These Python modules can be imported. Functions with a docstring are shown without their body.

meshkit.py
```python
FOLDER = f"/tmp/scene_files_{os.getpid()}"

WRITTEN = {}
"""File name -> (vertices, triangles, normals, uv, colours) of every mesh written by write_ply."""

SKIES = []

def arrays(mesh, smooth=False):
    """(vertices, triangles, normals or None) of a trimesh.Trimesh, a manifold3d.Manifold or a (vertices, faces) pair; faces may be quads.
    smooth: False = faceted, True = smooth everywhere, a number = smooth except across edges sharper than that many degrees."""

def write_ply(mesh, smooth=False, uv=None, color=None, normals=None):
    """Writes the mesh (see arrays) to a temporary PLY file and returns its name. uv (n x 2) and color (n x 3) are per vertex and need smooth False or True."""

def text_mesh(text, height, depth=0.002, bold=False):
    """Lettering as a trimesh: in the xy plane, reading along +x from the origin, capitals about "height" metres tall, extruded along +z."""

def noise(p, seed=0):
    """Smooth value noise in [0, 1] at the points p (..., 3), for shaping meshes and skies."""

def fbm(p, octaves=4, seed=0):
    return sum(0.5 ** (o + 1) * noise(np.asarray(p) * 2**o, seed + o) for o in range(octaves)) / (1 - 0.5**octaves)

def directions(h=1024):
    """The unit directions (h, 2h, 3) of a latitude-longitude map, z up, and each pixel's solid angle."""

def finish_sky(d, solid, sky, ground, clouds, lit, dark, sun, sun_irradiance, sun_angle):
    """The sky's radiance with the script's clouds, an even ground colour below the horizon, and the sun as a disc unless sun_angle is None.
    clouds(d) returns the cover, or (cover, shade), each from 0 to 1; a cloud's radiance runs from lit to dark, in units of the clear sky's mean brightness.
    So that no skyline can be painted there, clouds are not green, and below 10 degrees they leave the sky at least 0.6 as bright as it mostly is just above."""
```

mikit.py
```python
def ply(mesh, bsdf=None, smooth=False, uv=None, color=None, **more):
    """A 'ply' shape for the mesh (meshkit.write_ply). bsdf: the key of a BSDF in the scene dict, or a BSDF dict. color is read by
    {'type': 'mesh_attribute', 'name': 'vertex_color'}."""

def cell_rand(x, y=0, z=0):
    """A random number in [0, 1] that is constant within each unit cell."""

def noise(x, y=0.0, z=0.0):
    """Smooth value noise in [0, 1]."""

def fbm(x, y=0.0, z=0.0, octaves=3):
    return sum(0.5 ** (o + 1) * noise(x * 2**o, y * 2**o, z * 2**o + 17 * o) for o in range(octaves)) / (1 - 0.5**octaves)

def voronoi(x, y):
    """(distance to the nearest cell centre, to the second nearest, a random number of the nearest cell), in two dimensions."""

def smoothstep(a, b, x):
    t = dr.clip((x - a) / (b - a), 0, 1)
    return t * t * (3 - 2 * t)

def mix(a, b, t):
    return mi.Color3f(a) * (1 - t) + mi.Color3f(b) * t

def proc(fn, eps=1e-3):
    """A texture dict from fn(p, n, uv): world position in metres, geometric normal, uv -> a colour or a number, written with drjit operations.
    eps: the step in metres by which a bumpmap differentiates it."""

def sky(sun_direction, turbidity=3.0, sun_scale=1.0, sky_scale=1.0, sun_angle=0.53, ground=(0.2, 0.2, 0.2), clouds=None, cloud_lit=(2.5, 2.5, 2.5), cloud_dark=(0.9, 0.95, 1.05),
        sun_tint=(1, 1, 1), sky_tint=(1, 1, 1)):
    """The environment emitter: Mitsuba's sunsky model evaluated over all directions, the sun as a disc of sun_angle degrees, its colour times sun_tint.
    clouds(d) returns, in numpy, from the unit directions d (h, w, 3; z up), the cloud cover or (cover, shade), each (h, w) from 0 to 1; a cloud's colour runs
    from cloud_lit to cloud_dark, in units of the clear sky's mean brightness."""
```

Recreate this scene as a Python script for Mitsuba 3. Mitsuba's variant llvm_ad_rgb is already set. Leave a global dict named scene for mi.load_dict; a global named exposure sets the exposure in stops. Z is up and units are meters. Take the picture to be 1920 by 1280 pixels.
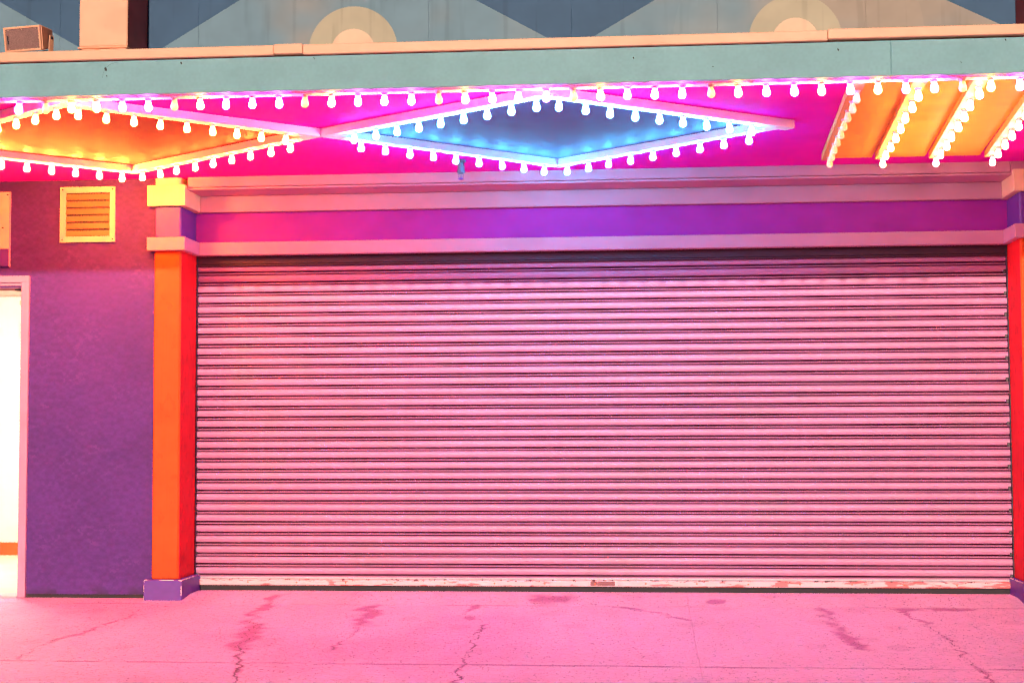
import math, random
import numpy as np, trimesh, drjit as dr, mitsuba as mi
import shapely
from shapely.geometry import Polygon, box as sbox
import mikit, meshkit
from mikit import proc, noise, fbm, smoothstep, mix, voronoi

T = mi.ScalarTransform4f
scene, labels = {}, {}
rng = random.Random(7)

# ---------------------------------------------------------------- camera, light, exposure
F, YAW, PITCH, ROLL = 2904.6, 0.0903, 0.0579, -0.0043
EYE = np.array([0.0, -10.0867, 1.0898])
_a = np.array([-math.sin(YAW) * math.cos(PITCH), math.cos(YAW) * math.cos(PITCH), math.sin(PITCH)])
_r = np.array([math.cos(YAW), math.sin(YAW), 0.0])
_u = np.cross(_r, _a)
_up = -_r * math.sin(ROLL) + _u * math.cos(ROLL)
scene['camera'] = {'type': 'perspective', 'fov': math.degrees(2 * math.atan(960 / F)), 'fov_axis': 'x',
                   'near_clip': 0.05, 'far_clip': 400.0,
                   'to_world': T().look_at(origin=EYE.tolist(), target=(EYE + _a).tolist(), up=_up.tolist())}
exposure = 4.0                 # lamps are dim in absolute terms: a long night exposure
EX = 1 / 2 ** exposure
# night: the low "sun" stands for the flood of light that falls on the frontage from far behind the camera
SUN_EL, SUN_AZ = math.radians(11.6), math.radians(-1.0)
scene['sky'] = mikit.sky((math.sin(SUN_AZ), -math.cos(SUN_AZ), math.tan(SUN_EL)), turbidity=3, sun_scale=4.7 * EX, sky_scale=0.03 * EX,
                         sun_angle=1.0, sun_tint=(0.82, 1.0, 2.0), sky_tint=(1.0, 0.8, 1.0))
scene['sky']['sampling_weight'] = 50.0
K = 128.0 * EX                       # radiance of a full bulb
YEL, BLU = (1.0, 0.23, 0.03), (0.05, 0.50, 0.92)
PNK, WHT, ORA, DIM = (1.0, 0.06, 0.46), (0.85, 0.11, 0.80), (1.0, 0.28, 0.06), (1.0, 0.28, 0.02)


# ---------------------------------------------------------------- helpers
def rgb(*c):
    return {'type': 'rgb', 'value': list(map(float, c))}


def cbox(x0, x1, y0, y1, z0, z1, c=0.002):
    """a box with chamfered edges"""
    c = min(c, (x1 - x0) * .45, (y1 - y0) * .45, (z1 - z0) * .45)
    lo, hi = np.array([x0, y0, z0]), np.array([x1, y1, z1])
    pts = []
    for s in np.ndindex(2, 2, 2):
        p = np.where(s, hi, lo).astype(float)
        d = np.where(s, -c, c)
        for k in range(3):
            q = p + d
            q[k] = p[k]
            pts.append(q)
    return trimesh.convex.convex_hull(np.array(pts))


def prism(poly, z0, z1):
    m = trimesh.creation.extrude_polygon(poly, z1 - z0, engine='earcut')
    m.apply_translation([0, 0, z0])
    return m


def lathe(profile, n=16):
    """profile [(radius, z)...]"""
    p = np.array(profile, float)
    m = trimesh.creation.revolve(p, sections=n)
    if m.volume < 0:
        m.invert()
    return m


def strip(section, x0, x1, cap=True):
    """a closed (y, z) outline drawn along x"""
    poly = Polygon(section)
    m = trimesh.creation.extrude_polygon(shapely.geometry.polygon.orient(poly), x1 - x0, engine='earcut')
    v = np.array(m.vertices)
    w = np.stack([v[:, 2] + x0, v[:, 0], v[:, 1]], 1)
    return trimesh.Trimesh(w, m.faces, process=False)


def wavy(section, x0, x1, n, dy, dz):
    """like strip, with n + 1 stations along x that are pushed by dy(x), dz(x)"""
    sec = np.array(Polygon(section).exterior.coords[:-1])
    if not shapely.geometry.LinearRing(sec).is_ccw:
        sec = sec[::-1]
    xs_, k = np.linspace(x0, x1, n + 1), len(sec)
    v = np.array([[x, p[0] + dy(x), p[1] + dz(x)] for x in xs_ for p in sec])
    f = []
    for i in range(n):
        for j in range(k):
            a_, b_ = i * k + j, i * k + (j + 1) % k
            f += [[a_, b_, b_ + k], [a_, b_ + k, a_ + k]]
    flat = trimesh.creation.triangulate_polygon(Polygon(sec), engine='earcut')[1]
    f += [list(t[::-1]) for t in flat] + [list(t + n * k) for t in flat]
    m = trimesh.Trimesh(v, f, process=False)
    if m.volume < 0:
        m.invert()
    return m


def cat(*ms):
    return trimesh.util.concatenate(list(ms))


def move(m, x=0, y=0, z=0, rz=0, rx=0, ry=0):
    m = m.copy()
    for ang, ax in ((rx, [1, 0, 0]), (ry, [0, 1, 0]), (rz, [0, 0, 1])):
        if ang:
            m.apply_transform(trimesh.transformations.rotation_matrix(ang, ax))
    m.apply_translation([x, y, z])
    return m


used = {}


def numbered(k):
    n = used.get(k, -1) + 1
    used[k] = n
    return k if n == 0 else f'{k}_{n:03d}'


def thing(name, label, category, group=None):
    k = numbered(name)
    labels[k] = {'label': label, 'category': category}
    if group:
        labels[k]['group'] = group
    return k


def obj(name, mesh, bsdf, parent=None, smooth=False, label=None, **more):
    k = numbered(f'{parent}__{name}' if parent else name)
    scene[k] = mesh if isinstance(mesh, dict) else mikit.ply(mesh, bsdf, smooth=smooth, **more)
    if label:
        labels[k] = {'label': label}
    return k


def struct(name, mesh, bsdf, label, parent=None):
    k = obj(name, mesh, bsdf, parent)
    labels[k] = {'label': label, 'kind': 'structure'}
    return k


# ---------------------------------------------------------------- materials
def paint(name, colour, rough=0.55, mottle=0.10, scale=9.0, bump=0.0006, bscale=60.0, spec=0.4, wear=0.0):
    c = np.array(colour, float)

    def col(p, n, uv):
        m = 1.0 + mottle * 2 * (fbm(p.x * scale + 3.1, p.y * scale, p.z * scale, 4) - 0.5)
        grime = 1.0 - 0.10 * smoothstep(0.60, 0.80, fbm(p.x * 2.3 + 9, p.y * 2.3, p.z * 5.1, 3))
        out = mi.Color3f(*[float(x) for x in c]) * m * grime
        if wear:            # brush marks, scuffs and splashed dirt low down
            out = out * (1 + wear * (fbm(p.x * 90, p.y * 90, p.z * 3.0, 3) - 0.5))
            scuff = smoothstep(0.63, 0.70, fbm(p.x * 24, p.y * 24, p.z * 15, 4))
            dirt = smoothstep(0.45, 0.10, p.z + 0.15 * noise(p.x * 20, p.y * 20, p.z * 12))
            out = out * (1 - wear * 0.9 * scuff) * (1 - wear * 1.1 * dirt)
        return out
    d = {'type': 'principled', 'base_color': proc(col), 'roughness': rough, 'specular': spec}
    if bump:
        d = {'type': 'bumpmap', 'arbitrary': proc(lambda p, n, uv: fbm(p.x * bscale, p.y * bscale, p.z * bscale, 3) * bump, eps=0.002), 'scale': 1.0, 'bsdf': d}
    scene[name] = {'type': 'twosided', 'bsdf': d}


paint('white_paint', (0.80, 0.74, 0.76), 0.45, 0.06)
paint('lilac_paint', (0.53, 0.25, 0.36), 0.5, 0.06)
paint('teal_paint', (0.235, 0.43, 0.45), 0.6, 0.06, 14)
paint('peach_paint', (0.84, 0.44, 0.28), 0.5, 0.06)
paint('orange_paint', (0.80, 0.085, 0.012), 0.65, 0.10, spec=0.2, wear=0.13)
paint('purple_paint', (0.13, 0.035, 0.30), 0.5, 0.10)
paint('magenta_paint', (0.78, 0.012, 0.44), 0.8, 0.07, 5, spec=0.06)
paint('band_paint', (0.50, 0.25, 0.34), 0.55, 0.06)
paint('fitting_paint', (0.12, 0.10, 0.14), 0.4, 0.1)
paint('louvre_paint', (0.62, 0.19, 0.08), 0.5, 0.06)
paint('capital_paint', (0.78, 0.58, 0.34), 0.5, 0.06)
paint('lip_paint', (0.62, 0.16, 0.36), 0.6, 0.1)
paint('shutter_back', (0.36, 0.12, 0.22), 0.7, 0.1)
paint('header_paint', (0.05, 0.014, 0.03), 0.6, 0.2)
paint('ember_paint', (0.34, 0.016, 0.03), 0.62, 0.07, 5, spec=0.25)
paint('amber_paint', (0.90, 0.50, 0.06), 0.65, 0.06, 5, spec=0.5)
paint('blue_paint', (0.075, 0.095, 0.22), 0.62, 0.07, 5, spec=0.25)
paint('frieze_paint', (0.34, 0.022, 0.34), 0.55, 0.10, spec=0.2)
paint('rib_paint', (0.70, 0.36, 0.11), 0.5, 0.06)
paint('bulb_lit_paint', (0.78, 0.016, 0.022), 0.6, 0.10, spec=0.2, wear=0.13)  # column orange reddened: pink bulb light put into the colour
paint('maroon_paint', (0.45, 0.05, 0.05), 0.6, 0.1)
paint('cream_paint', (0.82, 0.56, 0.40), 0.5, 0.05)
paint('black_rubber', (0.02, 0.016, 0.02), 0.7, 0.1)
paint('dark_metal', (0.05, 0.035, 0.045), 0.45, 0.1)
paint('grey_metal', (0.42, 0.40, 0.44), 0.4, 0.1)
paint('skirting_paint', (0.62, 0.13, 0.035), 0.5, 0.05)
paint('room_white', (0.85, 0.82, 0.78), 0.6, 0.02, bump=0)
paint('room_floor', (0.62, 0.50, 0.36), 0.4, 0.10, 3, bump=0)


def wall_col(p, n, uv):
    m = fbm(p.x * 3.2, p.z * 3.2, 1.7, 4)
    f = fbm(p.x * 45, p.y * 45, p.z * 45, 3)
    worn = smoothstep(0.52, 0.74, fbm(p.x * 7 + 4, p.z * 11, 5.5, 4)) * smoothstep(0.45, 0.7, f)
    base = mi.Color3f(0.080, 0.021, 0.18) * (0.78 + 0.44 * m) * (0.80 + 0.40 * f)
    base = mix(base, mi.Color3f(0.19, 0.07, 0.26), worn * 0.2)
    foot = smoothstep(0.10, 0.02, p.z + 0.03 * noise(p.x * 9)) * smoothstep(0.35, 0.6, noise(p.x * 14, p.z * 30))
    return mix(base, mi.Color3f(0.03, 0.02, 0.04), foot * 0.6)


scene['stucco'] = {'type': 'twosided', 'bsdf': {'type': 'bumpmap', 'scale': 1.0,
    'arbitrary': proc(lambda p, n, uv: fbm(p.x * 70, p.y * 70, p.z * 70, 4) * 0.0035, eps=0.002),
    'bsdf': {'type': 'principled', 'base_color': proc(wall_col), 'roughness': 0.7, 'specular': 0.35}}}


def shutter_col(p, n, uv):
    m = fbm(p.x * 1.6, p.z * 5, 2.0, 4)
    runs = fbm(p.x * 30, p.z * 2.0, 7.0, 3)
    dirt = smoothstep(0.56, 0.78, fbm(p.x * 5, p.z * 9, 3.0, 4))
    base = mi.Color3f(0.48, 0.175, 0.315) * (0.84 + 0.24 * m) * (0.93 + 0.14 * runs)
    low = smoothstep(0.42, 0.10, p.z)
    return mix(base, mi.Color3f(0.30, 0.17, 0.20), dirt * 0.30 + low * 0.16 * m)


scene['shutter_steel'] = {'type': 'twosided', 'bsdf': {'type': 'bumpmap', 'scale': 1.0,
    'arbitrary': proc(lambda p, n, uv: fbm(p.x * 2.2, p.z * 14, 1.0, 3) * 0.002, eps=0.004),
    'bsdf': {'type': 'principled', 'base_color': proc(shutter_col), 'roughness': 0.42, 'specular': 0.45}}}


def bar_col(p, n, uv):
    m = fbm(p.x * 11, p.z * 60, 1.0, 4)
    right = smoothstep(-1.2, 2.2, p.x)
    rust = smoothstep(0.68 - 0.13 * right, 0.76 - 0.12 * right, m + 0.10 * smoothstep(0.072, 0.058, p.z))
    chip = smoothstep(0.66, 0.70, fbm(p.x * 40, p.z * 160, 9.0, 3)) * smoothstep(0.080, 0.090, p.z)
    c = mix(mi.Color3f(0.80, 0.46, 0.46), mi.Color3f(0.66, 0.14, 0.14), rust)
    patch = dr.select((p.x > -0.425) & (p.x < -0.262) & (p.z > 0.061) & (p.z < 0.088), mi.Float(1), mi.Float(0)) * smoothstep(0.12, 0.34, fbm(p.x * 45, p.z * 60, 2.0, 3))
    c = mix(c, mi.Color3f(0.16, 0.03, 0.04), dr.maximum(chip, patch * 0.9))
    return c


scene['bar_paint'] = {'type': 'twosided', 'bsdf': {'type': 'principled', 'base_color': proc(bar_col), 'roughness': 0.5, 'specular': 0.4}}

# cracks and stains of the concrete, as paths (x, y) on the ground: (points, half width of the crack, half width of the stain)
CRACKS = [
    ([(-2.50, .05), (-2.472, -.2), (-2.459, -.667), (-2.405, -1.025)], 0.0, .055),
    ([(-2.405, -1.025), (-2.30, -1.171), (-2.262, -1.528), (-2.201, -1.791), (-2.155, -2.1)], 0.0022, .075),
    ([(-2.155, -2.1), (-2.101, -2.273), (-2.072, -2.467), (-1.991, -2.7), (-1.963, -2.898), (-1.935, -3.041), (-1.87, -3.3)], 0.0055, .016),
    ([(-1.785, -.21), (-1.834, -.379), (-1.726, -.503), (-1.74, -.873), (-1.675, -1.138)], 0.0, .06),
    ([(-1.675, -1.138), (-1.67, -1.564), (-1.666, -1.951), (-1.659, -2.131)], 0.0016, .02),
    ([(-1.122, -.182), (-1.152, -.474), (-1.093, -.84)], 0.0, .035),
    ([(-.975, -1.101), (-.969, -1.658), (-.945, -2.09), (-.93, -2.534), (-.913, -2.835), (-.895, -3.3)], 0.0032, .012),
    ([(-.249, -.208), (-.176, -.22), (-.008, -.459), (.072, -.66), (.197, -.811)], 0.0, .035),
    ([(1.012, -.207), (1.037, -.347), (1.03, -1.21), (1.06, -1.931)], 0.0, .055),
    ([(1.445, -.208), (1.502, -.255), (1.537, -.772), (1.561, -1.068)], 0.0, .022),
    ([(1.561, -1.068), (1.555, -1.505), (1.54, -1.948), (1.533, -2.218), (1.512, -2.512), (1.50, -3.3)], 0.0024, .016),
    ([(1.511, -.25), (1.70, -.24), (1.93, -.25)], 0.0, .05),
    ([(-3.215, -.277), (-3.195, -.893), (-3.195, -1.323), (-3.24, -1.927), (-3.161, -2.537)], 0.0014, .02),
    ([(-.735, .02), (-.57, .02)], 0.0, .075),
    ([(.35, -.03), (.42, -.03)], 0.0, .04),
]


def crack_at(p):
    wx = (fbm(p.x * 13, p.y * 6, 0.3, 3) - 0.5) * 0.12
    fx = (noise(p.x * 9, p.y * 16, 0.8) - 0.5) * 0.06 + (noise(p.x * 40, p.y * 42, 0.3) - 0.5) * 0.022
    line, stain = mi.Float(0), mi.Float(0)
    for pts, w, st in CRACKS:
        d = mi.Float(9)
        for (ax, ay), (bx, by) in zip(pts[:-1], pts[1:]):
            ux, uy = bx - ax, by - ay
            px, py = p.x + wx * 0.35 + fx - ax, p.y - ay
            t = dr.clip((px * ux + py * uy) / (ux * ux + uy * uy), 0, 1)
            d = dr.minimum(d, dr.square(px - t * ux) + 0.30 * dr.square(py - t * uy))
        d = dr.sqrt(d)
        if w:
            line = dr.maximum(line, smoothstep(w * 1.5, w * 0.6, d))
        stain = dr.maximum(stain, smoothstep(st * 1.25, 0.0, d + wx * 0.6) * smoothstep(0.16, 0.52, fbm(p.x * 9, p.y * 3.5, 4.0, 3)) * min(1.1, 0.55 + st * 7))
    return line, stain


def ground_col(p, n, uv):
    big = fbm(p.x * 0.9, p.y * 0.45, 3.0, 4)
    mid = fbm(p.x * 4.0, p.y * 2.0, 6.0, 4)
    fine = fbm(p.x * 55, p.y * 55, 2.0, 3)
    speck = smoothstep(0.80, 0.86, noise(p.x * 120, p.y * 60, 4.0))
    line, stain = crack_at(p)
    worn = smoothstep(-2.35, -2.75, p.y)
    base = mi.Color3f(GROUND[0], GROUND[1], GROUND[2]) * (0.80 + 0.22 * big + 0.18 * mid) * (0.86 + 0.28 * fine) * (1 + 0.08 * worn)
    tint = mi.Color3f(0.60, 0.32, 0.50) * base
    base = mix(base, tint, dr.clip(stain * (0.6 + 1.0 * mid) + 0.35 * smoothstep(0.52, 0.75, big + 0.25 * mid - 0.12), 0, 0.9))
    joint = dr.maximum(smoothstep(0.030, 0.006, dr.abs(p.y + 2.58 + 0.02 * (noise(p.x * 7) - 0.5))) * smoothstep(0.30, 0.6, fbm(p.x * 6, 0.3, 0.7, 3)),
                       smoothstep(0.025, 0.005, dr.abs(p.y + 0.16)) * 0.6 * smoothstep(0.40, 0.6, fbm(p.x * 4, 0.3, 2.7, 3)))
    base = mix(base, tint * 0.75, 0.75 * joint)
    gum = smoothstep(0.16, 0.12, voronoi(p.x * 1.7, p.y * 1.1)[0] + 0.05 * noise(p.x * 30, p.y * 20))
    base = mix(base, tint * 0.8, 0.15 * gum)
    base = base * (1 - 0.38 * speck)
    return mix(base, mi.Color3f(0.13, 0.03, 0.075), line * (0.5 + 0.5 * noise(p.x * 31, p.y * 23, 1.0)))


def ground_bump(p, n, uv):
    return fbm(p.x * 26, p.y * 26, 1.0, 4) * 0.004


GROUND = (0.72, 0.33, 0.50)
scene['concrete'] = {'type': 'twosided', 'bsdf': {'type': 'bumpmap', 'scale': 1.0, 'arbitrary': proc(ground_bump, eps=0.004),
    'bsdf': {'type': 'principled', 'base_color': proc(ground_col), 'roughness': 0.62, 'specular': 0.35}}}
paint('joint_dirt', (0.07, 0.04, 0.06), 0.8, 0.2)

YM = -2.358          # the painted upper wall


def mural_col(p, n, uv):
    x, z = p.x, p.z
    lit_taupe = mix(mi.Color3f(0.155, 0.265, 0.345), mi.Color3f(0.32, 0.275, 0.235), smoothstep(-0.15, 0.30, 0.16 * x + fbm(x * 1.7, z * 2.5, 2.0, 3) - 0.4))  # slate-to-taupe drift along x puts coloured exterior light into the wall colour
    navy = mi.Color3f(0.043, 0.105, 0.20)
    edge = 0.003

    def inside(v):
        return smoothstep(-edge, edge, v)
    # chevrons: V shapes that end just above the ledge
    out = lit_taupe
    for ax, az, sl, sr in ((-2.72, 2.955, 0.585, 0.588), (-0.395, 3.010, 0.56, 0.575), (1.85, 3.02, 0.50, 0.55)):
        v = z - az - dr.select(x < ax, (ax - x) * sl, (x - ax) * sr)
        out = mix(out, navy, inside(v))
    arc = dr.sqrt(dr.square(x - 0.74) + dr.square(z - 3.03))
    out = mix(out, out * mi.Color3f(1.14, 1.10, 1.06), inside(0.62 - arc) * 0.6)
    for cx, cz in ((-1.511, 3.036), (0.727, 3.030)):
        d = dr.sqrt(dr.square(x - cx) + dr.square(z - cz))
        out = mix(out, mi.Color3f(0.43, 0.39, 0.29), inside(0.231 - d))
        out = mix(out, mi.Color3f(0.76, 0.52, 0.37), inside(0.114 - d))
    m = 0.90 + 0.20 * fbm(x * 9, z * 9, 2.0, 4)
    drip = 1 - 0.12 * smoothstep(0.60, 0.8, fbm(x * 22, z * 2, 8.0, 3))
    return out * m * drip


scene['mural_paint'] = {'type': 'twosided', 'bsdf': {'type': 'bumpmap', 'scale': 1.0,
    'arbitrary': proc(lambda p, n, uv: fbm(p.x * 60, p.y * 60, p.z * 60, 3) * 0.001, eps=0.002),
    'bsdf': {'type': 'principled', 'base_color': proc(mural_col), 'roughness': 0.65, 'specular': 0.3}}}


def fascia_col(p, n, uv):
    m = 0.90 + 0.20 * fbm(p.x * 6, p.z * 6, 1.0, 4)
    f = 0.95 + 0.10 * fbm(p.x * 80, p.z * 80, 1.0, 2)
    base = mi.Color3f(0.185, 0.395, 0.44) * m * f
    nick = mi.Float(0)
    for x, z, a, b in ((-2.66, 2.872, .006, .010), (-2.655, 2.838, .003, .004), (-2.28, 2.892, .004, .006), (-1.62, 2.90, .003, .006), (-0.075, 2.86, .003, .005), (0.885, 2.875, .004, .006), (1.655, 2.90, .003, .006), (0.30, 2.81, .003, .003), (1.45, 2.80, .003, .002)):
        d = dr.square((p.x - x + 0.3 * (p.z - z)) / a) + dr.square((p.z - z) / b)
        nick = dr.maximum(nick, smoothstep(1.4, 0.6, d))
    scratch = smoothstep(0.0016, 0.0004, dr.abs(dr.sqrt(dr.square(p.x + 2.60) + dr.square(p.z - 2.83)) - 0.075)) * dr.select((p.x < -2.60) & (p.z > 2.83), mi.Float(0.4), mi.Float(0))
    return mix(base, mi.Color3f(0.02, 0.03, 0.03), dr.maximum(nick, scratch))


scene['fascia_paint'] = {'type': 'twosided', 'bsdf': {'type': 'bumpmap', 'scale': 1.0,
    'arbitrary': proc(lambda p, n, uv: fbm(p.x * 40, p.y * 40, p.z * 40, 3) * 0.0012, eps=0.002),
    'bsdf': {'type': 'principled', 'base_color': proc(fascia_col), 'roughness': 0.6, 'specular': 0.35}}}


def base_col(p, n, uv):
    c = mi.Color3f(0.12, 0.032, 0.27) * (0.85 + 0.3 * fbm(p.x * 20, p.y * 20, p.z * 20, 3))
    edge = 1 - dr.maximum(dr.maximum(dr.abs(n.x), dr.abs(n.y)), dr.abs(n.z))
    return mix(c, mi.Color3f(0.75, 0.5, 0.55), smoothstep(0.10, 0.2, edge) * smoothstep(0.40, 0.55, fbm(p.x * 30, p.y * 30, p.z * 30, 2)))


scene['base_paint'] = {'type': 'twosided', 'bsdf': {'type': 'principled', 'base_color': proc(base_col), 'roughness': 0.45, 'specular': 0.4}}
scene['grille_cloth'] = {'type': 'twosided', 'bsdf': {'type': 'principled', 'roughness': 0.7,
    'base_color': proc(lambda p, n, uv: mi.Color3f(0.26, 0.14, 0.13) * (0.75 + 0.5 * noise(p.x * 260, p.z * 260, p.y * 260)))}}
scene['lamp_panel'] = {'type': 'twosided', 'bsdf': {'type': 'diffuse', 'reflectance': rgb(.8, .8, .8)}}
scene['bulb_glass'] = {'type': 'roughplastic', 'diffuse_reflectance': rgb(.7, .66, .62), 'alpha': 0.1}
scene['socket_plastic'] = {'type': 'twosided', 'bsdf': {'type': 'roughplastic', 'diffuse_reflectance': rgb(.62, .52, .52), 'alpha': 0.25}}

# ---------------------------------------------------------------- ground


def zg(y):
    return float(np.interp(y, [-60, -9, -3, -.16, .13, .60], [-.12, -.06, -.035, -.02, .017, .019]))


def slab(x0, x1, y0, y1, g=0.0016):
    ys = sorted({y0 + g, y1 - g, *[y for y in (-9, -3, -.16, .13) if y0 + g < y < y1 - g]})
    sec = []
    c = 0.0015
    top = [(ys[0], zg(ys[0]) - c), (ys[0] + c, zg(ys[0] + c))] + [(y, zg(y)) for y in ys[1:-1]] + [(ys[-1] - c, zg(ys[-1] - c)), (ys[-1], zg(ys[-1]) - c)]
    sec = [(ys[-1], zg(ys[-1]) - .09), (ys[0], zg(ys[0]) - .09)] + top
    return strip(sec, x0 + min(g, .0009), x1 - min(g, .0009))


g = 'pavement'
labels[g] = {'label': 'pale concrete pavement with cracks and damp stains in front of the shutter', 'kind': 'structure'}
JX = 0.213
for y0, y1 in ((-0.16, 0.58), (-2.58, -0.16), (-8.6, -2.58)):
    for x0, x1 in ((-7.6, JX), (JX, 7.6)):
        if y1 > 0.5:
            continue
        obj('slab', slab(x0, x1, y0, y1), 'concrete', g)
# the sloping strip under the shutter and along the wall
for x0, x1, y1 in ((-7.6, -3.36, -0.004), (-3.36, JX, 0.42), (JX, 2.56, 0.42), (2.56, 7.6, -0.004)):
    obj('threshold_slab', slab(x0, x1, -0.16, y1, g=0.0015), 'concrete', g)
obj('joint_filler', cbox(JX - .0007, JX + .0007, -8.5, -.165, -.10, -.0405, .0003), 'concrete', g)
struct('ground', cbox(-90, 90, -90, -0.05, -0.40, -0.125, .001), 'joint_dirt', 'dark ground under and beyond the pavement slabs')

# ---------------------------------------------------------------- heights and depths of the frontage (metres)
ZS = 2.795                       # soffit
ZB = 2.750                       # underside of the light rails
YF, ZF0, ZF1, ZF2 = -2.778, 2.745, 2.916, 2.964
YSH, YFZ, YLB, YCB, YU = 0.355, 0.322, 0.261, 0.270, -0.033
ZC0, ZC1, ZL0, ZL1, ZU0 = 2.601, 2.741, 2.303, 2.392, 2.728
XL, XR = -3.130, 2.339           # inner sides of the two columns
YROW = -2.652

# purple wall on the left, with the door opening, and its stretch on the far right
w = thing('purple_wall', 'purple stucco wall between the lit doorway and the orange column', 'wall')
outer = sbox(-7.2, -0.01, -3.22, 3.2)
hole = sbox(-5.13, -0.02, -4.232, 2.075)
m = trimesh.creation.extrude_polygon(outer.difference(hole), 0.20, engine='earcut')
v = np.array(m.vertices)
obj('plaster', trimesh.Trimesh(np.stack([v[:, 0], 0.20 - v[:, 2], v[:, 1]], 1), m.faces[:, ::1], process=False), 'stucco', w)
obj('foot_shade', cbox(-4.176, -3.34, -0.004, 0.05, -0.012, 0.022, .001), 'black_rubber', w, label='black strip painted for the shade along the foot of the wall')  # solid black strip stands in for the shade of a recessed wall foot
w = thing('side_wall', 'purple stucco wall at the far right behind the right column', 'wall')
obj('plaster', cbox(2.45, 7.2, 0.0, 0.2, -0.01, 3.2), 'stucco', w)

# ---------------------------------------------------------------- doorway and the bright room behind it
d = thing('doorway', 'open doorway with pale moulded frame at the left edge', 'doorway')
obj('jamb', cbox(-4.232, -4.178, -0.022, 0.20, 0.0, 2.149, .003), 'lilac_paint', d)
obj('head', cbox(-5.16, -4.180, -0.0245, 0.10, 2.105, 2.1515, .003), 'lilac_paint', d)
obj('head_moulding', cat(cbox(-5.16, -4.233, -0.012, 0.09, 2.084, 2.104, .003), cbox(-5.16, -4.233, 0.010, 0.09, 2.069, 2.083, .003)), 'lilac_paint', d)
obj('transom', cbox(-5.13, -4.234, 0.06, 0.19, 2.028, 2.068, .003), 'cream_paint', d, label='shaded strip over the opening')
obj('closer_arm', cat(cbox(-4.30, -4.268, 0.035, 0.058, 2.058, 2.068, .001), cbox(-4.262, -4.238, 0.035, 0.058, 2.050, 2.068, .001)), 'black_rubber', d)
obj('sill', cbox(-5.13, -4.234, -0.03, 0.20, -0.02, 0.012, .003), 'grey_metal', d)
t = thing('hanging_tag', 'small peach block hanging on two wires inside the door opening', 'tag')
obj('wire', lathe([(0, 1.988), (.0022, 1.988), (.0022, 2.066), (0, 2.066)], 6).apply_translation([-4.258, 0.045, 0]), 'grey_metal', t)
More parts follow.
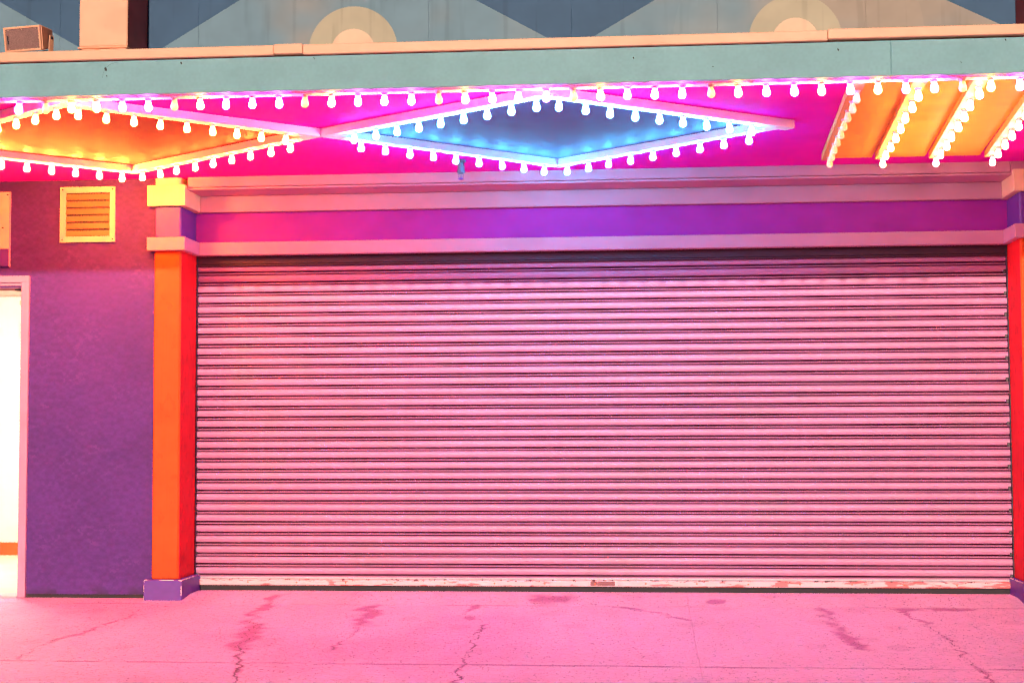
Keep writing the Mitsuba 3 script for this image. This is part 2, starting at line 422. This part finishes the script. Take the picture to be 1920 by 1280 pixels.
obj('wire', lathe([(0, 1.988), (.0022, 1.988), (.0022, 2.066), (0, 2.066)], 6).apply_translation([-4.243, 0.045, 0]), 'grey_metal', t)
obj('block', cbox(-4.268, -4.235, 0.037, 0.056, 1.958, 1.990, .003), 'cream_paint', t)
r = thing('back_room', 'overexposed white room seen through the open doorway', 'room')
obj('floor', cbox(-8.4, -4.0, 0.205, 3.42, -0.03, 0.004, .001), 'room_floor', r)
obj('wall', cbox(-8.4, -4.0, 3.42, 3.52, 0, 2.7, .001), 'room_white', r)
obj('wall', cbox(-4.0, -3.92, 0.205, 3.42, 0, 2.7, .001), 'room_white', r)
obj('wall', cbox(-8.48, -8.4, 0.205, 3.42, 0, 2.7, .001), 'room_white', r)
obj('ceiling', cbox(-8.48, -3.92, 0.205, 3.52, 2.702, 2.8, .001), 'room_white', r)
obj('skirting', cbox(-8.4, -4.0, 3.402, 3.418, 0.006, 0.118, .003), 'skirting_paint', r, label='orange skirting board')
c = obj('ceiling_lamp', cbox(-6.3, -4.7, 1.1, 1.7, 2.64, 2.70, .004), 'room_white', r)
lm = trimesh.Trimesh([[-6.27, 1.13, 2.637], [-4.73, 1.13, 2.637], [-4.73, 1.67, 2.637], [-6.27, 1.67, 2.637]], [[0, 2, 1], [0, 3, 2]], process=False)
scene[f'{c}__diffuser'] = mikit.ply(lm, 'lamp_panel', emitter={'type': 'area', 'radiance': rgb(52 * EX, 47 * EX, 38 * EX), 'sampling_weight': 4.0})

# ---------------------------------------------------------------- columns
RED = 'orange_paint'
for side, label in ((0, 'orange column with purple base and pale capital left of the shutter'), (1, 'orange column cut by the right edge of the picture, right of the shutter')):
    x0, x1 = (-3.312, XL) if side == 0 else (XR, XR + 0.182)
    yb = 0.40
    k = thing('column', label, 'column')
    obj('base', cbox(x0 - .040, x1 + .036, -.072, .353, -.03, .126, .006) if side == 0 else cbox(x0 - .030, x1 + .04, -.072, .353, -.03, .126, .006), 'base_paint', k, label='purple base block with scuffed edges')
    obj('shaft', cbox(x0, x1, -.031, yb, .124, ZL0 + .004, .010), RED, k)
    sx0, sx1 = (x1 - .004, x1 + .003) if side == 0 else (x0 - .003, x0 + .004)
    obj('inner_face', cbox(sx0, sx1, -.016, YSH - .036, .1265, ZL0 - .001, .002), 'bulb_lit_paint', k, label='inner face of the column with the red bulb light painted on')  # thin added board, coloured red for the bulb light on this side
    obj('lower_band', cbox(x0 - .040, x1 + .039, -.069, yb - .002, ZL0, ZL1, .003), 'lilac_paint', k)
    obj('neck', cbox(x0 + .001, x1 - .001, -.030, yb - .001, ZL1 - .004, ZC0 + .004, .010), 'purple_paint', k, label='purple neck between the two pale bands')
    obj('capital', cbox(x0 - .040, x1 + .039, -.0695, yb - .003, ZC0, ZC1, .003), 'capital_paint', k)
    obj('top_neck', cbox(x0 + .001, x1 - .001, -.0305, yb - .001, ZC1 - .003, ZS + .02, .010), 'cream_paint', k)

# ---------------------------------------------------------------- lintel over the shutter
k = thing('lintel', 'purple lintel with pale bands running above the roller shutter', 'lintel')
a, b = XL - .02, XR + .02
obj('lower_band', cbox(XL + .0395, XR - .0395, YLB, .45, ZL0, ZL1, .003), 'lilac_paint', k)
obj('frieze', cbox(a, b, YFZ, .45, ZL1 - .02, ZC0 + .02, .002), 'frieze_paint', k, label='purple frieze between the pale bands')
obj('cornice_band', cbox(XL + .0395, XR - .0395, YCB, .451, ZC0, 2.712, .003), 'band_paint', k)
obj('upper_board', cbox(XL + .044, 2.287, YU, .02, ZU0, ZS + .01, .003), 'band_paint', k)
obj('upper_board', cbox(2.290, 3.6, YU, .02, ZU0, ZS + .01, .003), 'band_paint', k)
obj('step_strip', cbox(XL + .0395, XR - .0395, YU + .012, .10, 2.7115, 2.7255, .002), 'band_paint', k)
obj('underside', cbox(XL + .0395, XR - .0395, .055, .449, 2.7130, 2.7245, .001), 'lilac_paint', k)
obj('header_plate', cbox(a, b, .335, .345, 2.245, ZL0 + .02, .004), 'header_paint', k, label='dark plate over the shutter')
obj('header_lip', cbox(a, b, .322, .345, 2.232, 2.2445, .003), 'header_paint', k)

# ---------------------------------------------------------------- roller shutter
k = thing('roller_shutter', 'closed roller shutter of narrow pink-lit steel slats between the orange columns', 'shutter')
P0, Z0 = 0.0713, 0.124
# a slat in cross section: the bowed face on top and the thin rolled strip under it, with the dark interlock gap between
FACE = [(.060, P0 - .0010), (.0020, P0 - .0018), (-.0045, P0 - .0040), (-.0085, P0 - .012), (-.0100, P0 - .024), (-.0092, P0 - .036), (-.0070, P0 - .0440), (-.0055, P0 - .0452), (.0010, P0 - .0458), (.060, P0 - .0458)]
ROLL = [(.060, P0 - .0572), (.0000, P0 - .0572), (-.0040, P0 - .0586), (-.0055, P0 - .0612), (-.0045, P0 - .0650), (-.0005, P0 - .0668), (.060, P0 - .0672)]
zl0 = P0 - .0520               # height of the gap within one slat
for i in range(30):
    dz = Z0 + P0 * i - zl0 + rng.uniform(-.0006, .0006)
    dy = YSH + rng.uniform(-.0012, .0012)
    s1, s2, s3 = (rng.uniform(0, 99) for _ in range(3))
    sag_z = lambda x: float((meshkit.noise([[x * .7 + s1, 0, 0]])[0] - .5) * .0024)
    sag_y = lambda x: float((meshkit.noise([[x * .9 + s2, i * .35, 0]])[0] - .5) * .007 + (meshkit.noise([[x * 3.1 + s3, 0, 0]])[0] - .5) * .0016)
    xl, xr = XL + .004 + rng.uniform(0, .006), XR - .004 - rng.uniform(0, .006)
    obj('slat', cat(*[wavy([(y + dy, z + dz) for y, z in sec], xl, xr, 14, sag_y, sag_z) for sec in (FACE, ROLL)]), 'shutter_steel', k, smooth=35)
    if i % 2 == 0:
        obj('end_lock', cbox(XR - .026, XR - .0075, YSH - .012, YSH + .004, Z0 + P0 * i - .006, Z0 + P0 * i + .022, .003), 'dark_metal', k)
        obj('end_lock', cbox(XL + .0075, XL + .018, YSH - .012, YSH + .004, Z0 + P0 * i - .004, Z0 + P0 * i + .012, .003), 'dark_metal', k)
obj('backing', cbox(XL - .02, XR + .02, YSH + .066, YSH + .09, .02, ZL0 + .02, .001), 'shutter_back', k)
obj('guide_rail', cbox(XL + .0035, XL + .0075, YSH - .034, YSH + .012, .03, 2.30, .001), 'dark_metal', k)
obj('guide_rail', cbox(XR - .0075, XR - .0035, YSH - .034, YSH + .012, .03, 2.30, .001), 'dark_metal', k)
obj('edge_angle', cbox(XL + .01, XR - .01, YSH - .004, YSH + .014, .0965, .1125, .002), 'grey_metal', k)
bb = obj('bottom_bar', cbox(XL + .012, XR - .012, YSH - .024, YSH + .014, .0535, .0955, .005), 'bar_paint', k, label='pale bottom bar with red rust and scuffs')
for i in range(16):
    x = -2.756 + .3375 * i
    if x < XR - .05:
        obj('screw', move(lathe([(0, .0035), (.0045, .003), (.006, 0), (.006, -.003), (0, -.003)], 8), x, YSH - .0245, .0745 + rng.uniform(-.002, .002), rx=math.pi / 2), 'skirting_paint', bb)
obj('rubber_seal', cbox(XL + .012, XR - .012, YSH - .012, YSH + .012, .014, .053, .003), 'black_rubber', k)

# ---------------------------------------------------------------- canopy
k = thing('canopy', 'teal canopy with peach top trim and glowing pink underside', 'canopy')
CX0, CX1 = -6.8, 5.6
obj('fascia_board', cbox(CX0, 1.128, YF, YF + .03, ZF0, ZF1 - .004, .002), 'fascia_paint', k)
obj('fascia_board', cbox(1.1287, CX1, YF, YF + .03, ZF0, ZF1 - .004, .002), 'fascia_paint', k)
for x0, x1, dz, dy in ((CX0, -1.815, .000, 0), (-1.8135, -1.672, .0035, -.003), (-1.6705, .835, -.0015, 0), (.8365, CX1, .0045, -.002)):
    obj('top_trim', cbox(x0, x1, YF - .024 + dy, YF + .12, ZF1 + dz, ZF2 + dz, .003), 'peach_paint', k)
obj('lip', cbox(CX0, CX1, YF + .0302, YF + .072, ZF0 + .0025, ZF0 + .05, .002), 'lip_paint', k)
obj('roof_deck', cbox(CX0, CX1, YF + .12, .19, 2.90, 2.93, .001), 'grey_metal', k)


def half(poly, x=None, y=None, side=1):
    big = 50
    if x is not None:
        return poly.intersection(sbox(x, -big, big, big) if side > 0 else sbox(-big, -big, x, big))
    return poly.intersection(sbox(-big, y, big, big) if side > 0 else sbox(-big, -big, big, y))


A = dict(l=(-4.355, -1.527), f=(-2.966, -2.541), r=(-1.890, -1.573), b=(-3.293, -.507))
B = dict(l=(-1.806, -1.565), f=(-.523, -2.476), r=(.703, -1.544), b=(-.581, -.426))
HW = .038                                        # half width of a rail
RAIL_Y1 = YROW + .042                            # back of the front rail
XM = -1.848


def ring(dm):
    return Polygon([dm['l'], dm['f'], dm['r'], dm['b']])


inA = half(ring(A).buffer(-HW, join_style=2), y=RAIL_Y1 + .002)
inB = half(ring(B).buffer(-HW, join_style=2), y=RAIL_Y1 + .002)
RIBS = [((1.000, RAIL_Y1 + .0015), (1.088, -.455)), ((1.291, RAIL_Y1 + .0015), (1.412, -.455)), ((1.574, RAIL_Y1 + .0015), (1.738, -.455)), ((1.885, RAIL_Y1 + .0015), (2.072, -.455))]
stripes = []
for (p, q), (p2, q2) in zip(RIBS[:-1], RIBS[1:]):
    stripes.append(Polygon([(p[0] + .03, p[1]), (q[0] + .03, -.30), (q2[0] - .03, -.30), (p2[0] - .03, p2[1])]))
field = sbox(CX0, YF + .031, CX1, .0 + .15)
obj('soffit', prism(field, ZS, ZS + .03), 'magenta_paint', k)
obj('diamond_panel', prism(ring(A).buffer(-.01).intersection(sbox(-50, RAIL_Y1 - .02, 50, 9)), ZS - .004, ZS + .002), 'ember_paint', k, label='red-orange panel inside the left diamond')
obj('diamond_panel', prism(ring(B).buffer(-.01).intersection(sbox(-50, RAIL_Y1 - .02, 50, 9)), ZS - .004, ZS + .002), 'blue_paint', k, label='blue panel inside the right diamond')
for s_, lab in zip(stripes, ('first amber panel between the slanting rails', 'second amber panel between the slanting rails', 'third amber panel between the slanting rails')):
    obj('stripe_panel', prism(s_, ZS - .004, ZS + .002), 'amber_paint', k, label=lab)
obj('light_rail', cbox(CX0, CX1, YROW - .025, YROW + .038, ZB, ZS - .001, .003), 'white_paint', k, label='long pale rail that carries the front row of bulbs')


def beam(p, q, w=HW, e0=.12, e1=.12):
    p, q = np.array(p), np.array(q)
    t = (q - p) / np.linalg.norm(q - p)
    n_ = np.array([-t[1], t[0]]) * w
    p, q = p - t * e0, q + t * e1
    return Polygon([p + n_, q + n_, q - n_, p - n_])


def frame(dm, label, right_long=False):
    kk = thing('diamond_frame', label, 'light frame')
    full = ring(dm).buffer(HW, join_style=2).difference(ring(dm).buffer(-HW, join_style=2))
    c0 = np.mean([dm[x] for x in 'lfrb'], 0)
    for a_, b_ in ('lf', 'fr', 'bl', 'br'):
        pa, pb = np.array(dm[a_]), np.array(dm[b_])
        wedge = Polygon([c0, c0 + (pa - c0) * 3, c0 + ((pa + pb) / 2 - c0) * 6, c0 + (pb - c0) * 3]).buffer(-.0004)
        pol = full.intersection(wedge)
        if right_long and a_ + b_ == 'fr':
            pol = beam(dm['f'], dm['r'], HW, 0, .085).intersection(sbox(dm['f'][0], -9, 9, 9))
        if right_long and a_ + b_ == 'br':
            pol = pol.difference(beam(dm['f'], dm['r'], HW + .001, 0, .2))
        pol = half(pol, y=RAIL_Y1 + .0012)
        pol = half(pol, x=XM + (.001 if right_long else -.001), side=1 if right_long else -1)
        if pol.geom_type != 'Polygon':
            pol = max(pol.geoms, key=lambda g_: g_.area)
        obj('rail', prism(pol, ZB, ZS - .001), 'white_paint', kk)
    return kk


frame(A, 'left diamond frame of pale rails with yellow bulbs under the canopy')
frame(B, 'right diamond frame of pale rails with blue-white bulbs under the canopy', True)
for (p, q), lab in zip(RIBS, ('slanting rail with dim yellow bulbs, nearest to the blue diamond', 'slanting rail with bright cream bulbs, second to the right of the blue diamond',
                              'slanting rail with greenish white bulbs, third to the right of the blue diamond', 'slanting rail with pinkish white bulbs at the right edge of the canopy')):
    pol = half(half(beam(p, q, .034, .2, 0), y=RAIL_Y1 + .0012), y=-.46, side=-1)
    kk = thing('light_rail', lab, 'light rail')
    obj('beam', prism(pol, ZB, ZS - .0045), 'rib_paint', kk)

# ---------------------------------------------------------------- bulbs
prof = [(0, -.065), (.007, -.0640), (.0132, -.0602), (.0178, -.0540), (.0197, -.0468), (.0192, -.0395), (.0170, -.0305), (.0142, -.0215), (.0122, -.0145), (.0115, -.0095), (0, -.0095)]
BULB = lathe(prof, 12)
SOCK = lathe([(0, -.0125), (.0128, -.0125), (.0150, -.0110), (.0155, -.003), (.0195, -.002), (.0195, .0002), (0, .0002)], 12)
bulb_ply = mikit.ply(BULB, None, smooth=True)
sock_ply = mikit.ply(SOCK, 'socket_plastic', smooth=35)
ORD = ['zeroth'] + 'first second third fourth fifth sixth seventh eighth ninth tenth eleventh twelfth thirteenth fourteenth fifteenth sixteenth seventeenth eighteenth nineteenth twentieth'.split()
TENS = {20: 'twenty', 30: 'thirty'}


def ordinal(n):
    if n <= 20:
        return ORD[n]
    t_ = n // 10 * 10
    return ('thirtieth' if n == 30 else f'{TENS[t_]}-{ORD[n - t_]}')


def bulb(x, y, colour, power, label, group):
    kk = thing('light_bulb', label, 'light bulb', group)
    at = T().translate([x + rng.uniform(-.002, .002), y + rng.uniform(-.002, .002), ZB - .0004]) @ T().rotate([1, 0, 0], rng.uniform(-5, 5)) @ T().rotate([0, 1, 0], rng.uniform(-5, 5))
    scene[f'{kk}__globe'] = {**bulb_ply, 'to_world': at, 'bsdf': {'type': 'ref', 'id': 'bulb_glass'},
                             'emitter': {'type': 'area', 'radiance': rgb(*[K * power * v_ for v_ in colour]), 'sampling_weight': math.sqrt(power)}}
    scene[f'{kk}__socket'] = {**sock_ply, 'to_world': at}


def row(p, q, n, colour, power, text, group, rev=False):
    for i in range(n):
        t_ = i / (n - 1)
        bulb(p[0] + (q[0] - p[0]) * t_, p[1] + (q[1] - p[1]) * t_, colour, power * rng.uniform(.9, 1.1), text.format(ordinal(i + 1)), group)


seq = 'WDOOPWDOWPWDOWPWDOPPWDOPPWDOWWOWOPWDOW'
for i, ch in enumerate(seq):
    x = -3.147 + .13219 * i
    c_, p_, nm = {'W': (WHT, 1.0, 'white'), 'D': (DIM, .02, 'dim orange'), 'O': (ORA, .9, 'warm orange-white'), 'P': (PNK, 1.0, 'pinkish white')}[ch]
    bulb(x, YROW, c_, p_, f'{nm} bulb, {ordinal(i + 1)} from the left in the long front row under the teal board', 'bulbs of the long front row')

GA, GB = 'yellow bulbs of the left diamond', 'blue-white bulbs of the right diamond'
row((-3.465, -2.185), (-3.02, -2.50), 4, YEL, 0.5, 'yellow-white bulb, {} from the left on the short front left rail of the left diamond', GA)
row((-2.905, -2.48), (-2.02, -1.69), 9, YEL, 0.5, 'yellow-white bulb, {} from the left on the front right rail of the left diamond', GA)
row((-3.91, -1.10), (-3.35, -.56), 6, YEL, 9.5, 'yellow-white bulb, {} from the left on the back left rail of the left diamond', GA)
row((-3.215, -.565), (-2.045, -1.455), 9, YEL, 2.4, 'yellow-white bulb, {} from the left on the back right rail of the left diamond', GA)
row((-1.63, -1.685), (-.70, -2.35), 8, BLU, 0.9, 'blue-white bulb, {} from the left on the front left rail of the right diamond', GB)
bulb(-.565, -2.435, BLU, 0.9, 'blue-white bulb at the front tip of the right diamond', GB)
row((-.45, -2.42), (.55, -1.66), 9, BLU, 0.9, 'blue-white bulb, {} from the left on the front right rail of the right diamond', GB)
row((-1.65, -1.42), (-.66, -.505), 9, BLU, 1.7, 'blue-white bulb, {} from the left on the back left rail of the right diamond', GB)
row((-.515, -.485), (.55, -1.405), 9, BLU, 1.7, 'blue-white bulb, {} from the left on the back right rail of the right diamond', GB)
for (p, q), c_, p_, n, lab, y0, y1 in zip(RIBS, ((1, .24, .025), (1, .42, .10), (.85, .55, .32), (1, .34, .28)), (.015, .5, .5, .5), (9, 8, 8, 8),
                                         ('dim yellow', 'cream', 'greenish white', 'pinkish white'), (-2.44, -2.47, -2.48, -2.49), (-.57, -.53, -.54, -.52)):
    pos = ('left', 'second', 'third', 'right')[RIBS.index((p, q))]
    f = lambda y: (p[0] + (q[0] - p[0]) * (y - p[1]) / (q[1] - p[1]) + .004, y)
    row(f(y1), f(y0), n, c_, p_, lab + ' bulb, {} from the shutter side on the ' + (pos + 'most slanting rail' if pos in ('left', 'right') else pos + ' slanting rail'), f'{lab} bulbs of a slanting rail')

# ---------------------------------------------------------------- small things on the wall and under the soffit
v = thing('air_vent', 'square pale louvred vent on the purple wall above the doorway side', 'vent')
vx0, vx1, vz0, vz1, fr = -3.973, -3.592, 2.372, 2.748, .040
full, inn = sbox(vx0, vz0, vx1, vz1), sbox(vx0 + fr, vz0 + fr, vx1 - fr + .005, vz1 - fr)
m = trimesh.creation.extrude_polygon(full.difference(inn), .014, engine='earcut')
q = np.array(m.vertices)
obj('frame', trimesh.Trimesh(np.stack([q[:, 0], -q[:, 2] - .0005, q[:, 1]], 1), m.faces[:, ::-1], process=False), 'cream_paint', v)
n = 6
for i in range(n):
    z = vz0 + fr + (vz1 - vz0 - 2 * fr) * i / n
    h = (vz1 - vz0 - 2 * fr) / n
    sec = [(-.0125, z + .003), (-.0125, z + .010), (-.0105, z + .0115), (-.003, z + h * .80), (-.0015, z + h * .80), (-.0015, z + .003)]
    obj('slat', strip([(y - .001, zz) for y, zz in sec], vx0 + fr + .0005, vx1 - fr + .0045), 'louvre_paint', v)
obj('duct', cbox(vx0 + fr, vx1 - fr + .004, -.0006, .0, vz0 + fr, vz1 - fr, .0001), 'dark_metal', v)
for sx in (vx0 + .018, vx1 - .016):
    for sz in (vz0 + .019, vz1 - .018):
        obj('screw', move(lathe([(0, .002), (.005, .0015), (.006, 0), (.006, -.002), (0, -.002)], 8), sx, -.0145, sz, rx=math.pi / 2), 'dark_metal', v)

v = thing('wall_sign', 'cream sign board with purple lower band, cut by the left edge', 'sign')
obj('board', cbox(-4.95, -4.325, -.020, -.001, 2.336, 2.722, .003), 'cream_paint', v)
obj('lower_band', cbox(-4.95, -4.325, -.0195, -.001, 2.215, 2.3355, .003), 'purple_paint', v, label='purple lower band of the sign')
obj('edge', cbox(-4.3245, -4.319, -.021, -.001, 2.212, 2.723, .002), 'lilac_paint', v)
obj('screw', move(lathe([(0, .002), (.005, .0015), (.0065, 0), (.0065, -.002), (0, -.002)], 8), -4.338, -.0205, 2.703, rx=math.pi / 2), 'dark_metal', v)
obj('lettering', cbox(-4.376, -4.362, -.0215, -.0195, 2.474, 2.482, .0005), 'dark_metal', v)

v = thing('sprinkler', 'small grey sprinkler-like fitting hanging under the soffit by the blue diamond', 'ceiling fitting')
sx, sy = -1.185, -.50
obj('collar', lathe([(0, ZS - .003), (.030, ZS - .003), (.030, ZS - .016), (.024, ZS - .020), (0, ZS - .020)], 16).apply_translation([sx, sy, 0]), 'fitting_paint', v, smooth=35)
obj('body', lathe([(0, ZS - .018), (.021, ZS - .018), (.0215, ZS - .030), (.019, ZS - .034), (.022, ZS - .040), (.0225, ZS - .066), (.025, ZS - .070), (.025, ZS - .082), (.019, ZS - .090), (0, ZS - .090)], 16).apply_translation([sx, sy, 0]), 'fitting_paint', v, smooth=35)
obj('arms', cat(cbox(sx - .016, sx - .011, sy - .003, sy + .003, ZS - .118, ZS - .088, .001), cbox(sx + .011, sx + .016, sy - .003, sy + .003, ZS - .118, ZS - .088, .001), cbox(sx - .004, sx + .004, sy - .003, sy + .003, ZS - .118, ZS - .088, .001)), 'fitting_paint', v)
obj('deflector', lathe([(0, ZS - .117), (.013, ZS - .117), (.017, ZS - .122), (.017, ZS - .126), (0, ZS - .126)], 14).apply_translation([sx - .002, sy, 0]), 'purple_paint', v, smooth=35)

# ---------------------------------------------------------------- above the canopy
v = thing('mural_wall', 'upper wall painted with slate triangles and tan half circles', 'wall')
xs = [-6.8, -5.24, -4.53, -3.80, -3.06, -2.32, -1.12, -.392, .341, 1.075, 1.81, 2.55, 4.2]
for x0, x1 in zip(xs[:-1], xs[1:]):
    obj('panel', cbox(x0 + .0003, x1 - .0003, YM, YM + .03, 2.91, 5.2, .0007), 'mural_paint', v)
obj('backing', cbox(-6.8, 4.2, YM + .031, YM + .1, 2.91, 5.2, .001), 'mural_paint', v)
for x0, x1, lab in ((-2.833, -2.591, 'peach pillar with dark red side standing on the canopy by the loudspeaker'), (1.800, 2.05, 'pillar with dark red side at the upper right corner')):
    v = thing('upper_pillar', lab, 'pillar')
    obj('shaft', cbox(x0, x1, -2.658, YM - .001, 3.012, 5.2, .004), 'maroon_paint', v, label='dark red sides of the pillar')
    obj('front_board', cbox(x0 - .004, x1 + .002, -2.672, -2.6585, 3.013, 5.2, .005), 'peach_paint', v, label='peach front of the pillar')
    lumps = cbox(x0 + .004, x1 - .002, -2.664, YM - .002, 2.925, 3.02, .008)
    lumps = lumps.subdivide_to_size(.02)
    nv = np.array(lumps.vertices)
    nv += (meshkit.fbm(nv * 40, 3)[:, None] - .5) * .012 * np.array([1, 1, .3])
    obj('foot', trimesh.Trimesh(nv, lumps.faces, process=False), 'cream_paint', v, label='rough mortar foot')
    obj('rim', cbox(x0 - .010, x1 + .004, -2.680, -2.60, 3.004, 3.0125, .003), 'peach_paint', v)

sp = thing('loudspeaker', 'boxy peach loudspeaker sitting on the canopy at the upper left', 'loudspeaker')
# cabinet: a box that narrows to the back, in its own frame (front towards -y), then turned and tipped down
wf, hf, wb, hb, dp = .228, .125, .165, .092, .135


def taper(w0, h0, w1, h1, y0, y1, c_=.006):
    pts = []
    for w_, h_, y_ in ((w0, h0, y0), (w1, h1, y1)):
        for sx_ in (-1, 1):
            for sz_ in (-1, 1):
                for ax in range(3):
                    px, pz, py = sx_ * w_ / 2, sz_ * h_ / 2, y_
                    if ax != 0:
                        px -= sx_ * c_
                    if ax != 1:
                        pz -= sz_ * c_
                    if ax != 2:
                        py += c_ if y_ == y0 else -c_
                    pts.append((px, py, pz))
    return trimesh.convex.convex_hull(np.array(pts))


def sp_place(mm):
    return move(mm, -3.092, -2.64, 3.068, rz=-.30, rx=.0, ry=.035)


def tip(mm):
    return sp_place(move(mm, rx=.20))


obj('cabinet', tip(taper(wf, hf, wb, hb, -.07, dp - .07, .007)), 'peach_paint', sp)
rim = sbox(-wf / 2 + .002, -hf / 2 + .002, wf / 2 - .002, hf / 2 - .002).difference(sbox(-wf / 2 + .011, -hf / 2 + .011, wf / 2 - .011, hf / 2 - .011))
m = trimesh.creation.extrude_polygon(rim, .012, engine='earcut')
q = np.array(m.vertices)
obj('rim', tip(trimesh.Trimesh(np.stack([q[:, 0], -q[:, 2] - .066, q[:, 1]], 1), m.faces[:, ::-1], process=False)), 'peach_paint', sp)
gr = obj('grille', tip(cbox(-wf / 2 + .0115, wf / 2 - .0115, -.0735, -.068, -hf / 2 + .0115, hf / 2 - .0115, .001)), 'grille_cloth', sp)
obj('badge', tip(cbox(-wf / 2 + .020, -wf / 2 + .028, -.076, -.0737, -.022, .020, .0005)), 'dark_metal', gr)
for bx in (-.085, 0, .085):
    for bz in (-.047, .047):
        obj('screw', tip(move(lathe([(0, .002), (.0025, .001), (.003, -.001), (0, -.001)], 8), bx, -.0735, bz, rx=math.pi / 2)), 'cream_paint', gr)
arm = cat(cbox(.112, .117, -.012, .022, -.075, .012, .002), cbox(.06, .1165, -.012, .022, -.079, -.0755, .001))
br = obj('bracket', sp_place(arm), 'peach_paint', sp)
obj('bolt', sp_place(move(lathe([(0, .004), (.007, .004), (.008, 0), (.008, -.004), (0, -.004)], 8), .1175, .004, .0, ry=math.pi / 2)), 'dark_metal', br)
obj('foot', sp_place(cbox(-.09, .11, -.05, .05, -.135, -.0795, .003)), 'dark_metal', sp)
